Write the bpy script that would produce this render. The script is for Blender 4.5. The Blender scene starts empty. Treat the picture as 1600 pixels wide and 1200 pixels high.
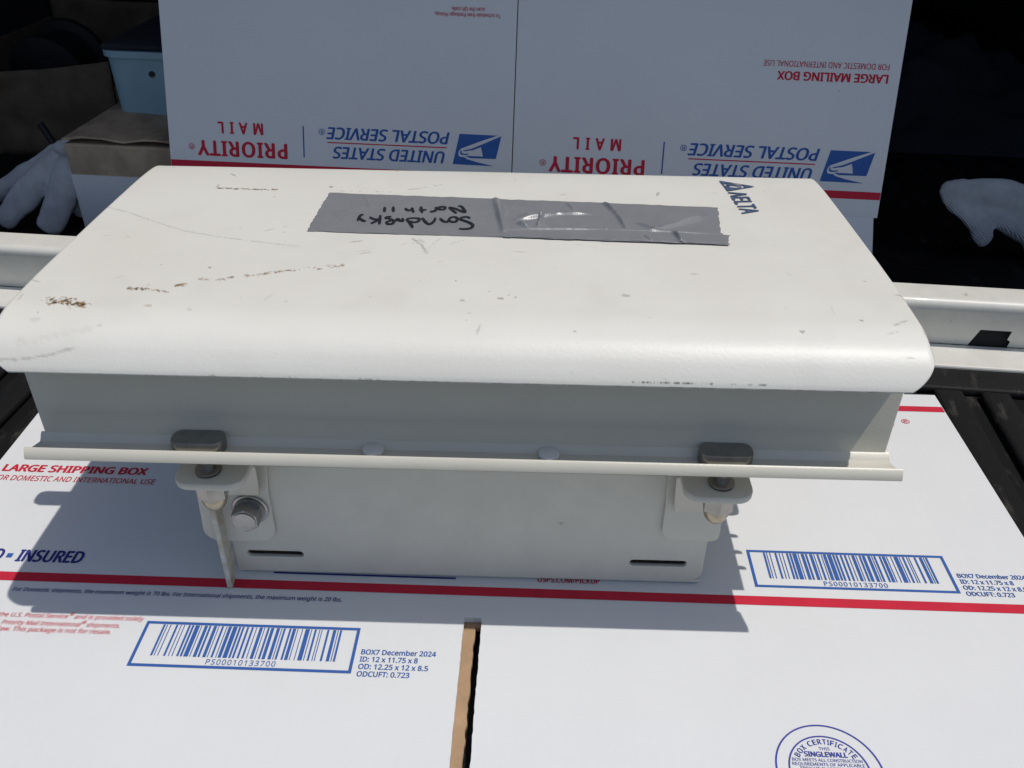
import bpy, bmesh, math, random, os
import numpy as np
from mathutils import Vector, Matrix, noise
random.seed(7); RNG = np.random.default_rng(7)
SC = bpy.context.scene; COL = SC.collection

# ------------------------------------------------------------------ camera
CAM_LOC = (0.0264, -0.3136, 0.3577)
PITCH, ROLL, YAW = 0.5946, -0.0131, 0.0262
def cam_matrix():
    cp, sp = math.cos(PITCH), math.sin(PITCH)
    base = np.array([[1, 0, 0], [0, -sp, -cp], [0, cp, -sp]])
    yw = np.array([[math.cos(YAW), math.sin(YAW), 0], [-math.sin(YAW), math.cos(YAW), 0], [0, 0, 1]])
    rr = np.array([[math.cos(ROLL), math.sin(ROLL), 0], [-math.sin(ROLL), math.cos(ROLL), 0], [0, 0, 1]])
    R = rr @ base @ yw
    m = Matrix.Identity(4)
    for i in range(3):
        m[i][0], m[i][1], m[i][2], m[i][3] = R[0][i], -R[1][i], -R[2][i], CAM_LOC[i]
    return m
cd = bpy.data.cameras.new('camera'); cam = bpy.data.objects.new('camera', cd); COL.objects.link(cam)
cam.matrix_world = cam_matrix(); cd.sensor_width = 36; cd.lens = 36 * 1400.8 / 1600
cd.clip_start = 0.01; cd.clip_end = 200; SC.camera = cam

# ------------------------------------------------------------------ light
SUN_DIR = Vector((0.348, -0.165, 1)).normalized()
EL = math.asin(SUN_DIR.z); AZ = math.atan2(SUN_DIR.x, SUN_DIR.y)
w = bpy.data.worlds.new('World'); SC.world = w; w.use_nodes = True
nt = w.node_tree; sky = nt.nodes.new('ShaderNodeTexSky'); sky.sky_type = 'NISHITA'; sky.sun_disc = False
sky.sun_elevation = EL; sky.sun_rotation = AZ; sky.air_density = 1.0; sky.dust_density = 1.5; sky.ozone_density = 1.0
nt.links.new(sky.outputs[0], nt.nodes['Background'].inputs[0]); nt.nodes['Background'].inputs[1].default_value = 0.122
sl = bpy.data.lights.new('sun', 'SUN'); sl.energy = 3.4; sl.angle = math.radians(0.53); sl.color = (1.0, 0.955, 0.89)
so = bpy.data.objects.new('sun', sl); COL.objects.link(so); so.rotation_euler = SUN_DIR.to_track_quat('Z', 'Y').to_euler(); so.location = (1, -.5, 3)
vs = SC.view_settings; vs.view_transform = 'Standard'; vs.look = 'None'; vs.gamma = 1; vs.exposure = -0.27
vs.use_curve_mapping = False

# ------------------------------------------------------------------ helpers
def empty(name, loc=(0, 0, 0), rz=0.0, mat=None):
    o = bpy.data.objects.new(name, None); COL.objects.link(o); o.empty_display_size = .05
    if mat is not None: o.matrix_world = mat
    else: o.location = loc; o.rotation_euler = (0, 0, rz)
    return o
def tag(o, label=None, cat=None, group=None, kind=None):
    if label: o['label'] = label
    if cat: o['category'] = cat
    if group: o['group'] = group
    if kind: o['kind'] = kind
    return o
def link(name, me, mat=None, parent=None, smooth=False):
    o = bpy.data.objects.new(name, me); COL.objects.link(o)
    if mat is not None: me.materials.clear(); me.materials.append(mat)
    if parent is not None: o.parent = parent
    if smooth: me.polygons.foreach_set('use_smooth', [True] * len(me.polygons))
    return o
def pyd(name, v, f, mat, parent=None, smooth=False):
    me = bpy.data.meshes.new(name); me.from_pydata([tuple(map(float, p)) for p in v], [], f); me.update()
    return link(name, me, mat, parent, smooth)
def bmo(name, bm, mat, parent=None, smooth=False, angle=None):
    me = bpy.data.meshes.new(name); bmesh.ops.recalc_face_normals(bm, faces=bm.faces); bm.to_mesh(me); bm.free()
    o = link(name, me, mat, parent, smooth)
    if angle: me.set_sharp_from_angle(angle=math.radians(angle))
    return o
def box(bm, x0, x1, y0, y1, z0, z1, bev=0.0, seg=2):
    r = bmesh.ops.create_cube(bm, size=1); vs_ = r['verts']
    for v in vs_: v.co = Vector((x0 + (v.co.x + .5) * (x1 - x0), y0 + (v.co.y + .5) * (y1 - y0), z0 + (v.co.z + .5) * (z1 - z0)))
    if bev:
        es = list({e for v in vs_ for e in v.link_edges}); bmesh.ops.bevel(bm, geom=es, offset=bev, segments=seg, profile=.5, affect='EDGES')
def cyl(bm, c, axis, r, h, seg=24, r2=None, bev=0.0):
    r2 = r if r2 is None else r2
    q = Vector(axis).normalized().to_track_quat('Z', 'Y').to_matrix().to_4x4()
    m = Matrix.Translation(Vector(c)) @ q
    d = bmesh.ops.create_cone(bm, cap_ends=True, segments=seg, radius1=r, radius2=r2, depth=h, matrix=m)
    if bev:
        es = [e for e in {e for v in d['verts'] for e in v.link_edges} if len(e.link_faces) == 2 and any(len(f.verts) > 4 for f in e.link_faces)]
        bmesh.ops.bevel(bm, geom=es, offset=bev, segments=2, profile=.5, affect='EDGES')
def rrect(x0, x1, y0, y1, r, n=6):
    r = r if hasattr(r, '__len__') else (r, r, r, r)   # bl, br, tr, tl
    o = []
    for (cx, cy, a, q) in ((x0 + r[0], y0 + r[0], 180, r[0]), (x1 - r[1], y0 + r[1], 270, r[1]), (x1 - r[2], y1 - r[2], 0, r[2]), (x0 + r[3], y1 - r[3], 90, r[3])):
        for i in range(n + 1):
            t = math.radians(a + 90 * i / n); o.append((cx + q * math.cos(t), cy + q * math.sin(t)))
            if q == 0: break
    return o
def curve_mesh(cu):
    o = bpy.data.objects.new('tmp', cu); COL.objects.link(o)
    dg = bpy.context.evaluated_depsgraph_get(); me = bpy.data.meshes.new_from_object(o.evaluated_get(dg))
    bpy.data.objects.remove(o); bpy.data.curves.remove(cu)
    return me
def frame(O, U, V, N): return np.array([U, V, N]).T, np.array(O)
XY = frame((0, 0, 0), (1, 0, 0), (0, 1, 0), (0, 0, 1))
def apply(me, fr, pre=None):
    A, O = fr; n = len(me.vertices); co = np.empty(n * 3); me.vertices.foreach_get('co', co); co = co.reshape(-1, 3)
    if pre is not None: co = pre(co)
    co = co @ A.T + O; me.vertices.foreach_set('co', co.ravel()); me.update()
    return me
def plate(name, loops, th, fr, mat, parent, bev=0.0, smooth=False):
    """outline (and holes) in a plane, thickness th centred on it"""
    cu = bpy.data.curves.new('c', 'CURVE'); cu.dimensions = '2D'; cu.fill_mode = 'BOTH'; cu.extrude = max(th / 2 - bev, 0); cu.bevel_depth = bev; cu.bevel_resolution = 1
    if bev: cu.offset = -bev
    for lp in loops:
        s = cu.splines.new('POLY'); s.points.add(len(lp) - 1); s.use_cyclic_u = True
        for p, q in zip(s.points, lp): p.co = (q[0], q[1], 0, 1)
    me = apply(curve_mesh(cu), fr); me.name = name
    o = link(name, me, mat, parent, smooth)
    if smooth: me.set_sharp_from_angle(angle=math.radians(35))
    return o
# lettering: Blender's own sans typeface where it is there, its built-in one otherwise
FONTS = {}
for _k, _f in (('sans', 'NotoSansMath-Regular.woff2'), ('mono', 'DejaVuSansMono.woff2')):
    try:
        p = os.path.join(bpy.utils.system_resource('DATAFILES', path='fonts'), _f)
        if os.path.exists(p): FONTS[_k] = bpy.data.fonts.load(p)
    except Exception: pass
def text_mesh(body, bold=0.0, spacing=1.0, font='sans'):
    cu = bpy.data.curves.new('t', 'FONT'); cu.body = body; cu.size = 1; cu.resolution_u = 3; cu.space_character = spacing
    if len(body) > 1 and '®' in body:      # small raised mark inside a line
        bpy.data.curves.remove(cu); V, F, x = [], [], 0.0
        for k, part in enumerate(body.split('®')):
            for sub, sc_, up in (([('®', .55, .3)] if k else []) + ([(part, 1.0, 0)] if part.strip() else [])):
                m_ = text_mesh(sub.strip(), 0, spacing, font); c = np.array([v.co[:] for v in m_.vertices]) * sc_; n0 = sum(map(len, V))
                lead = .22 if sub.startswith(' ') else .04
                c[:, 0] += x + lead - c[:, 0].min(); c[:, 1] += up; x = c[:, 0].max(); V.append(c); F += [tuple(i + n0 for i in p.vertices) for p in m_.polygons]; bpy.data.meshes.remove(m_)
        me = bpy.data.meshes.new('t'); me.from_pydata(np.concatenate(V).tolist(), [], F); me.update()
    else:
        if font in FONTS and '®' not in body: cu.font = FONTS[font]
        me = curve_mesh(cu)
    if bold:      # heavier strokes: the outline laid over itself a few times
        n = len(me.vertices); co = np.empty(n * 3); me.vertices.foreach_get('co', co); co = co.reshape(-1, 3); fs_ = [tuple(p.vertices) for p in me.polygons]; V, F = [], []
        for k, (dx, dy) in enumerate(((-1, 0), (1, 0), (0, .55), (0, -.55), (-.5, .3), (.5, -.3))):
            V.append(co + np.array([dx * bold, dy * bold, k * .006])); F += [tuple(i + n * k for i in f) for f in fs_]
        me2 = bpy.data.meshes.new('t'); me2.from_pydata(np.concatenate(V).tolist(), [], F); me2.update(); bpy.data.meshes.remove(me); me = me2
    return me
_H = text_mesh('H'); CAPH = max(v.co.y for v in _H.vertices)
PRINT_LIFT = 0.00025
def text(name, body, x0, x1, base, cap, fr, mat, parent, bold=0.02, shear=0.0, spacing=1.0, lift=None, mm=True, font='sans'):
    """one printed line: from x0 to x1, baseline and cap height (mm), in the plane fr"""
    k = .001 if mm else 1
    me = text_mesh(body, bold, spacing, font)
    def pre(c):
        a, b = c[:, 0].min(), c[:, 0].max(); o = np.zeros_like(c)
        o[:, 1] = (base + c[:, 1] * cap / CAPH) * k
        o[:, 0] = (x0 + (c[:, 0] - a) * (x1 - x0) / (b - a)) * k + shear * c[:, 1] * cap / CAPH * k
        o[:, 2] = (PRINT_LIFT if lift is None else lift) + c[:, 2] * .0012
        return o
    apply(me, fr, pre); me.name = name
    return link(name, me, mat, parent)
def flat(name, polys, fr, mat, parent, lift=None):
    """flat print: list of polygons (mm), tessellated"""
    cu = bpy.data.curves.new('c', 'CURVE'); cu.dimensions = '2D'; cu.fill_mode = 'BOTH'
    for lp in polys:
        s = cu.splines.new('POLY'); s.points.add(len(lp) - 1); s.use_cyclic_u = True
        for p, q in zip(s.points, lp): p.co = (q[0] * .001, q[1] * .001, 0, 1)
    me = curve_mesh(cu)
    def pre(c): c[:, 2] = PRINT_LIFT if lift is None else lift; return c
    apply(me, fr, pre); me.name = name
    return link(name, me, mat, parent)
def rect(x0, x1, y0, y1): return [(x0, y0), (x1, y0), (x1, y1), (x0, y1)]
def catmull(P, n):
    P = np.array(P, float); P = np.vstack([2 * P[0] - P[1], P, 2 * P[-1] - P[-2]]); o = []
    for i in range(1, len(P) - 2):
        a, b, c, d = P[i - 1:i + 3]
        for t in np.linspace(0, 1, n, endpoint=False): o.append(.5 * (2 * b + (c - a) * t + (2 * a - 5 * b + 4 * c - d) * t * t + (3 * b - a - 3 * c + d) * t ** 3))
    o.append(P[-2]); return np.array(o)

# ------------------------------------------------------------------ materials
def mat(name, col, rough=.6, metal=0.0, var=0.0, vscale=40, bump=0.0, bscale=400, spec=.5, coat=0.0, detail=4, col2=None):
    m = bpy.data.materials.new(name); m.use_nodes = True; n = m.node_tree.nodes; L = m.node_tree.links; b = n['Principled BSDF']
    b.inputs['Base Color'].default_value = (*col, 1); b.inputs['Roughness'].default_value = rough; b.inputs['Metallic'].default_value = metal
    b.inputs['Specular IOR Level'].default_value = spec; b.inputs['Coat Weight'].default_value = coat
    tc = n.new('ShaderNodeTexCoord')
    if var or col2:
        t = n.new('ShaderNodeTexNoise'); t.inputs['Scale'].default_value = vscale; t.inputs['Detail'].default_value = detail; t.inputs['Roughness'].default_value = .65
        L.new(tc.outputs['Object'], t.inputs['Vector'])
        r = n.new('ShaderNodeValToRGB'); r.color_ramp.elements[0].position = .32; r.color_ramp.elements[1].position = .68
        c2 = col2 if col2 else tuple(c * (1 - var) for c in col)
        r.color_ramp.elements[0].color = (*c2, 1); r.color_ramp.elements[1].color = (*col, 1)
        L.new(t.outputs['Fac'], r.inputs['Fac']); L.new(r.outputs['Color'], b.inputs['Base Color'])
    if bump:
        t2 = n.new('ShaderNodeTexNoise'); t2.inputs['Scale'].default_value = bscale; t2.inputs['Detail'].default_value = 3
        L.new(tc.outputs['Object'], t2.inputs['Vector'])
        bp = n.new('ShaderNodeBump'); bp.inputs['Strength'].default_value = bump; bp.inputs['Distance'].default_value = .0006
        L.new(t2.outputs['Fac'], bp.inputs['Height']); L.new(bp.outputs['Normal'], b.inputs['Normal'])
    return m
M = {}
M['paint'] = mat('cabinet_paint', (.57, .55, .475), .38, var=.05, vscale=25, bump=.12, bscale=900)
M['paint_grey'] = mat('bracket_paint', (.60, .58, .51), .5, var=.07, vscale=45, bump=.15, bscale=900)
M['edge'] = mat('bare_paint_edge', (.58, .57, .53), .45, vscale=130, col2=(.40, .33, .22))
M['steel'] = mat('stainless_steel', (.42, .41, .39), .34, 1.0, var=.25, vscale=140)
M['steel_dark'] = mat('dark_steel', (.34, .33, .315), .40, 1.0, var=.25, vscale=160, bump=.1)
M['brass'] = mat('yellowed_zinc', (.50, .44, .33), .36, 1.0, var=.35, vscale=150)
M['card'] = mat('white_board', (.66, .67, .675), .85, var=.03, vscale=14, bump=.10, bscale=700, spec=.25)
def specks(m, sc_, lo, col):
    """a few specks and rubs in the colour of the thing itself"""
    n = m.node_tree.nodes; L = m.node_tree.links; b = n['Principled BSDF']; src = b.inputs['Base Color'].links[0].from_socket
    tc = n.new('ShaderNodeTexCoord'); t = n.new('ShaderNodeTexNoise'); t.inputs['Scale'].default_value = sc_; t.inputs['Detail'].default_value = 5; t.inputs['Roughness'].default_value = .6; L.new(tc.outputs['Object'], t.inputs['Vector'])
    r = n.new('ShaderNodeValToRGB'); r.color_ramp.elements[0].position = lo; r.color_ramp.elements[1].position = lo + .06; L.new(t.outputs['Fac'], r.inputs['Fac'])
    mx = n.new('ShaderNodeMix'); mx.data_type = 'RGBA'; L.new(r.outputs['Color'], mx.inputs[0]); L.new(src, mx.inputs[6]); mx.inputs[7].default_value = (*col, 1); L.new(mx.outputs[2], b.inputs['Base Color'])
def bowed(m):
    n = m.node_tree.nodes; L = m.node_tree.links; b = n['Principled BSDF']; old = b.inputs['Normal'].links[0].from_socket
    tc = n.new('ShaderNodeTexCoord'); t = n.new('ShaderNodeTexNoise'); t.inputs['Scale'].default_value = 17; t.inputs['Detail'].default_value = 2; L.new(tc.outputs['Object'], t.inputs['Vector'])
    wv = n.new('ShaderNodeTexWave'); wv.bands_direction = 'X'; wv.inputs['Scale'].default_value = 42; wv.inputs['Distortion'].default_value = .4; L.new(tc.outputs['Object'], wv.inputs['Vector'])
    b1 = n.new('ShaderNodeBump'); b1.inputs['Strength'].default_value = .35; b1.inputs['Distance'].default_value = .0022; L.new(t.outputs['Fac'], b1.inputs['Height']); L.new(old, b1.inputs['Normal'])
    b2 = n.new('ShaderNodeBump'); b2.inputs['Strength'].default_value = .10; b2.inputs['Distance'].default_value = .0003; L.new(wv.outputs['Fac'], b2.inputs['Height']); L.new(b1.outputs['Normal'], b2.inputs['Normal']); L.new(b2.outputs['Normal'], b.inputs['Normal'])
bowed(M['card'])
specks(M['card'], 62, .725, (.40, .28, .23)); specks(M['paint_grey'], 75, .70, (.34, .32, .28)); specks(M['paint'], 85, .715, (.30, .28, .25))
M['kraft'] = mat('kraft_board', (.42, .28, .17), .9, var=.25, vscale=60, bump=.3, bscale=500, spec=.2)
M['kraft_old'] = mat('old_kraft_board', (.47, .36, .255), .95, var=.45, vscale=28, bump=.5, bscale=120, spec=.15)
M['kraft_shaded'] = mat('shaded_kraft_board', (.15, .112, .08), .95, var=.45, vscale=28, bump=.5, bscale=120, spec=.15)  # brown board with the shade deep in the bed mixed into its colour
M['red'] = mat('red_ink', (.55, .018, .045), .75, var=.12, vscale=90, spec=.3)
M['blue'] = mat('blue_ink', (.035, .11, .36), .75, var=.10, vscale=90, spec=.3)
M['navy'] = mat('navy_ink', (.06, .09, .17), .6, spec=.3)
M['navy_text'] = mat('dark_blue_ink', (.025, .035, .20), .75, spec=.3)
M['ring'] = mat('violet_blue_ink', (.045, .06, .30), .75, spec=.3)
M['marker'] = mat('black_marker', (.014, .014, .02), .45, var=.3, vscale=300)
M['white_metal'] = mat('white_truck_paint', (.66, .65, .60), .42, var=.10, vscale=55, coat=.1, bump=.05)
specks(M['white_metal'], 70, .68, (.25, .22, .17))
M['bin'] = mat('pale_blue_plastic', (.27, .42, .50), .4, var=.12, vscale=18)
M['black'] = mat('black_things', (.012, .012, .013), .6, var=.4, vscale=40)
M['cap'] = mat('dark_cap_lining', (.012, .012, .013), .9)
M['dark_cloth'] = mat('dark_cloth', (.016, .018, .026), .95, var=.6, vscale=20)
M['grey_plug'] = mat('white_plug', (.62, .62, .60), .5)
def glove_mat():
    m = mat('white_knit', (.66, .68, .71), .95, var=.25, vscale=60, spec=.1); n = m.node_tree.nodes; L = m.node_tree.links
    tc = n.new('ShaderNodeTexCoord'); wv = n.new('ShaderNodeTexWave'); wv.inputs['Scale'].default_value = 330; wv.inputs['Distortion'].default_value = 3.5; wv.inputs['Detail'].default_value = 1
    wv.bands_direction = 'DIAGONAL'; L.new(tc.outputs['Object'], wv.inputs['Vector'])
    bp = n.new('ShaderNodeBump'); bp.inputs['Strength'].default_value = .8; bp.inputs['Distance'].default_value = .0010
    L.new(wv.outputs['Fac'], bp.inputs['Height']); L.new(bp.outputs['Normal'], n['Principled BSDF'].inputs['Normal'])
    return m
M['glove'] = glove_mat()
def liner_mat():
    m = mat('black_bed_liner', (.012, .012, .0125), .62, bump=.5, bscale=700, spec=.22); n = m.node_tree.nodes; L = m.node_tree.links; b = n['Principled BSDF']
    tc = n.new('ShaderNodeTexCoord'); mp = n.new('ShaderNodeMapping'); mp.inputs['Scale'].default_value = (60, 26, 60); mp.inputs['Rotation'].default_value = (0, 0, .5)
    L.new(tc.outputs['Object'], mp.inputs['Vector'])
    t = n.new('ShaderNodeTexNoise'); t.inputs['Scale'].default_value = 1.0; t.inputs['Detail'].default_value = 9; t.inputs['Roughness'].default_value = .72; L.new(mp.outputs[0], t.inputs['Vector'])
    r = n.new('ShaderNodeValToRGB'); r.color_ramp.elements[0].position = .56; r.color_ramp.elements[0].color = (.007, .007, .0075, 1); r.color_ramp.elements[1].position = .88; r.color_ramp.elements[1].color = (.12, .112, .10, 1)
    L.new(t.outputs['Fac'], r.inputs['Fac']); L.new(r.outputs['Color'], b.inputs['Base Color'])
    return m
M['liner'] = liner_mat()
def tape_mat():
    m = mat('grey_duct_tape', (.205, .212, .225), .33, var=.10, vscale=70); n = m.node_tree.nodes; L = m.node_tree.links
    tc = n.new('ShaderNodeTexCoord'); wv = n.new('ShaderNodeTexWave'); wv.inputs['Scale'].default_value = 260; wv.inputs['Distortion'].default_value = .6
    wv.bands_direction = 'X'; L.new(tc.outputs['Object'], wv.inputs['Vector'])
    nz = n.new('ShaderNodeTexNoise'); nz.inputs['Scale'].default_value = 160; L.new(tc.outputs['Object'], nz.inputs['Vector'])
    ad = n.new('ShaderNodeMath'); ad.operation = 'ADD'; wm = n.new('ShaderNodeMath'); wm.operation = 'MULTIPLY'; wm.inputs[1].default_value = .3; L.new(wv.outputs['Fac'], wm.inputs[0]); L.new(wm.outputs[0], ad.inputs[0]); L.new(nz.outputs['Fac'], ad.inputs[1])
    bp = n.new('ShaderNodeBump'); bp.inputs['Strength'].default_value = .11; bp.inputs['Distance'].default_value = .0004
    L.new(ad.outputs[0], bp.inputs['Height']); L.new(bp.outputs['Normal'], n['Principled BSDF'].inputs['Normal'])
    return m
M['tape'] = tape_mat()
def lid_mat():
    """white paint with the painted-on wear: rust (R), dark scratches (G), grey scuffs (B)"""
    m = mat('lid_paint', (.70, .695, .66), .33, bump=.13, bscale=650); n = m.node_tree.nodes; L = m.node_tree.links; b = n['Principled BSDF']
    at = n.new('ShaderNodeAttribute'); at.attribute_name = 'wear'; sp = n.new('ShaderNodeSeparateColor'); L.new(at.outputs['Color'], sp.inputs[0])
    tc = n.new('ShaderNodeTexCoord')
    nz = n.new('ShaderNodeTexNoise'); nz.inputs['Scale'].default_value = 16; nz.inputs['Detail'].default_value = 6; L.new(tc.outputs['Object'], nz.inputs['Vector'])
    rp = n.new('ShaderNodeValToRGB'); rp.color_ramp.elements[0].position = .35; rp.color_ramp.elements[1].position = .7
    rp.color_ramp.elements[0].color = (.665, .65, .595, 1); rp.color_ramp.elements[1].color = (.70, .69, .64, 1); L.new(nz.outputs['Fac'], rp.inputs['Fac'])
    n2 = n.new('ShaderNodeTexNoise'); n2.inputs['Scale'].default_value = 420; n2.inputs['Detail'].default_value = 3; L.new(tc.outputs['Object'], n2.inputs['Vector'])
    rr = n.new('ShaderNodeValToRGB'); rr.color_ramp.elements[0].position = .4; rr.color_ramp.elements[1].position = .6
    rr.color_ramp.elements[0].color = (.045, .022, .012, 1); rr.color_ramp.elements[1].color = (.25, .15, .055, 1); L.new(n2.outputs['Fac'], rr.inputs['Fac'])
    prev = rp.outputs['Color']
    for ch, src in ((2, (.36, .35, .32)), (1, (.06, .05, .045)), (0, rr.outputs['Color'])):
        mx = n.new('ShaderNodeMix'); mx.data_type = 'RGBA'; L.new(sp.outputs[ch], mx.inputs[0]); L.new(prev, mx.inputs[6])
        if isinstance(src, tuple): mx.inputs[7].default_value = (*src, 1)
        else: L.new(src, mx.inputs[7])
        prev = mx.outputs[2]
    L.new(prev, b.inputs['Base Color'])
    mr = n.new('ShaderNodeMapRange'); mr.inputs['To Min'].default_value = .44; mr.inputs['To Max'].default_value = .85; L.new(sp.outputs[0], mr.inputs['Value']); L.new(mr.outputs[0], b.inputs['Roughness'])
    return m
M['lid'] = lid_mat()

# ------------------------------------------------------------------ the drive the truck stands on
M['drive'] = mat('asphalt_drive', (.09, .085, .08), .95, var=.3, vscale=8, bump=.4, bscale=60)
bm = bmesh.new(); bmesh.ops.create_grid(bm, x_segments=4, y_segments=4, size=40); g = bmo('ground', bm, M['drive']); g.location.z = -.82; tag(g, kind='structure')

# ------------------------------------------------------------------ the truck the things lie on
TY = -0.07                                   # the truck stands a little askew to the box
truck = tag(empty('pickup_truck', (0, 0, 0), TY), 'white pickup truck with lowered tailgate and black ribbed bed liner', 'truck')
ZL = -0.0085                                 # top of the tailgate liner's ribs
SILL_Y = .3206
# tailgate: white metal shell below the liner, its edge showing as a strip
bm = bmesh.new(); box(bm, -.76, .76, -.26, SILL_Y - .001, -.06, ZL - .0125, .003); box(bm, -.76, .76, .2905, SILL_Y + .0030, ZL - .0120, ZL + .0012, .0014)
tailgate = bmo('tailgate', bm, M['white_metal'], truck)
bm = bmesh.new(); box(bm, -.74, .74, -.25, .2900, ZL - .012, ZL - .007, .001); box(bm, -.74, .74, .2615, .2898, ZL - .0068, ZL, .0025, 3)
liner = bmo('tailgate_liner', bm, M['liner'], truck, True, 40)
bm = bmesh.new(); box(bm, -.0105, .0105, -.245, .2608, ZL - .0068, ZL - .0002, .003, 3)
for f in bm.faces: f.smooth = True
rib_me = bpy.data.meshes.new('rib'); bm.to_mesh(rib_me); bm.free(); rib_me.materials.append(M['liner']); rib_me.set_sharp_from_angle(angle=math.radians(60))
for i in range(-21, 22):
    o = bpy.data.objects.new('rib', rib_me); COL.objects.link(o); o.parent = liner; o.location = (i * .0335 + .012, 0, 0)
# rear sill of the bed: rounded white lip over an undercut face with a latch opening
def sill():
    prof = [(SILL_Y + .0025, ZL + .0015), (SILL_Y - .0075, .027), (SILL_Y - .0080, .0286)]
    r = .0052; cy, cz = SILL_Y - .0080 + r, .0308
    for a in range(0, 91, 10): prof.append((cy - r * math.cos(math.radians(a)), cz + r * math.sin(math.radians(a))))
    prof += [(SILL_Y + .0165, .0366), (SILL_Y + .0185, .0355), (SILL_Y + .0195, .030), (SILL_Y + .0195, -.02)]
    xs = [-.78, .3457, .3468, .3692, .3754, .78]
    v, f = [], []
    for x in xs:
        for (y, z) in prof: v.append((x, y, z))
    n = len(prof)
    for i in range(len(xs) - 1):
        for j in range(n - 1):
            if j == 0 and 1 <= i <= 3: continue
            f.append((i * n + j, (i + 1) * n + j, (i + 1) * n + j + 1, i * n + j + 1))
    # the face above the opening
    def P(x, z): t = (z - prof[0][1]) / (prof[1][1] - prof[0][1]); return (x, prof[0][0] + t * (prof[1][0] - prof[0][0]), z)
    k = len(v); top = .0098
    v += [P(.3457, prof[0][1]), P(.3492, top), P(.3725, top), P(.3725, .001), P(.3754, -.001), P(.3754, prof[0][1]), P(.3457, .027), P(.3754, .027), P(.3457, top), P(.3754, top)]
    f += [(k, k + 1, k + 8), (k + 8, k + 1, k + 2, k + 9, k + 7, k + 6), (k + 2, k + 3, k + 4, k + 9)]
    o = pyd('bed_sill', v, f, M['white_metal'], truck, True); o.data.set_sharp_from_angle(angle=math.radians(30))
    bm = bmesh.new(); box(bm, .34, .382, SILL_Y + .004, SILL_Y + .017, -.02, .012)
    bmesh.ops.reverse_faces(bm, faces=bm.faces); me = bpy.data.meshes.new('latch_opening'); bm.to_mesh(me); bm.free()
    link('latch_opening', me, M['cap'], o)
sill()
FLOOR = -.02
bm = bmesh.new(); box(bm, -.76, .76, SILL_Y + .0200, 2.2, FLOOR - .01, FLOOR)
bed_floor = bmo('bed_floor', bm, M['liner'], truck)
bm = bmesh.new(); box(bm, -.009, .009, SILL_Y + .05, 2.15, FLOOR + .0002, FLOOR + .006, .002)
me = bpy.data.meshes.new('rib'); bm.to_mesh(me); bm.free(); me.materials.append(M['black'])
for i in range(-21, 22):
    o = bpy.data.objects.new('floor_rib', me); COL.objects.link(o); o.parent = bed_floor; o.location = (i * .0335 + .012, 0, -.0062)
for nm, a in (('bed_side', (-.80, -.762)), ('bed_side', (.762, .80))):
    bm = bmesh.new(); box(bm, a[0], a[1], SILL_Y + .02, 2.2, -.05, 1.0); bmo(nm, bm, M['cap'], truck)
bm = bmesh.new(); box(bm, -.80, .80, 2.201, 2.24, -.05, 1.0); bmo('bed_front', bm, M['cap'], truck)
ROOF_H = 1.0; ROOF_Y = .352 - .139 * (ROOF_H - .037)
bm = bmesh.new(); box(bm, -.81, .81, ROOF_Y, 2.24, ROOF_H + .0005, ROOF_H + .03); bmo('cap_roof', bm, M['cap'], truck)
bm = bmesh.new(); box(bm, -.80, -.762, ROOF_Y, SILL_Y + .019, .35, 1.0); bmo('cap_side', bm, M['cap'], truck)
bm = bmesh.new(); box(bm, .762, .80, ROOF_Y, SILL_Y + .019, .35, 1.0); bmo('cap_side', bm, M['cap'], truck)

# ------------------------------------------------------------------ flattened mailing cartons
EAGLE = [[(-46.04, 53.61), (-13.19, 53.51), (-25.97, 48.9), (-44.23, 41.63), (-46.28, 39.54), (-46.9, 37.0), (-46.19, 35.02), (-44.35, 34.5), (-41.73, 34.46), (-39.08, 32.82), (-30.67, 30.67), (-15.72, 27.91), (-51.56, 28.22)],
         [(-9.98, 53.15), (-14.2, 34.02), (-28.15, 33.91), (-36.49, 33.84), (-40.7, 35.26), (-39.15, 35.58), (-25.33, 35.54), (-27.37, 43.36), (-34.05, 40.57), (-42.61, 39.1), (-42.37, 39.96), (-35.12, 41.78), (-26.9, 45.38)],
         [(-44.98, 39.84), (-44.04, 39.89), (-44.0, 37.88), (-41.79, 37.22), (-37.89, 37.65), (-37.87, 36.79), (-41.77, 36.12), (-44.65, 36.5), (-45.46, 37.82)]]
HB = 216.0                                    # height of the carton's wall
def header(fr, par, dx=0):
    flat('eagle_emblem', [[(-x + dx, HB - y) for x, y in p] for p in EAGLE], fr, M['blue'], par)
    text('printed_name', 'UNITED STATES', 58 + dx, 156 + dx, 178, 9.6, fr, M['blue'], par, .024, .22)
    text('printed_name', 'POSTAL SERVICE', 54.5 + dx, 161 + dx, 161.8, 9.6, fr, M['blue'], par, .024, .22)
    text('printed_mark', '®', 164 + dx, 169.5 + dx, 163.2, 3.4, fr, M['blue'], par, .0)
    flat('printed_rule', [rect(57 + dx, 162 + dx, 174.0, 174.9)], fr, M['red'], par)
    flat('printed_rule', [rect(182.6 + dx, 183.7 + dx, 161.5, 188)], fr, M['blue'], par)
    text('printed_name', 'PRIORITY', 198 + dx, 279.5 + dx, 177.6, 12.4, fr, M['red'], par, .03, 0, 1.1)
    text('printed_mark', '®', 282 + dx, 287.5 + dx, 180.5, 3.4, fr, M['red'], par, .0)
    text('printed_name', 'MAIL', 219 + dx, 260 + dx, 161.2, 9.4, fr, M['red'], par, .03, 0, 1.6)
def stripes(fr, par, x0, x1):
    for y in (17.9, HB - 17.9): flat('red_stripe', [rect(x0, x1, y - 3.1, y + 3.1)], fr, M['red'], par)
CODE = '211214 221213 212141 123122 311222 113141 212222 221231 122132 311123 213113 124112 221114 2331112'
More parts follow.
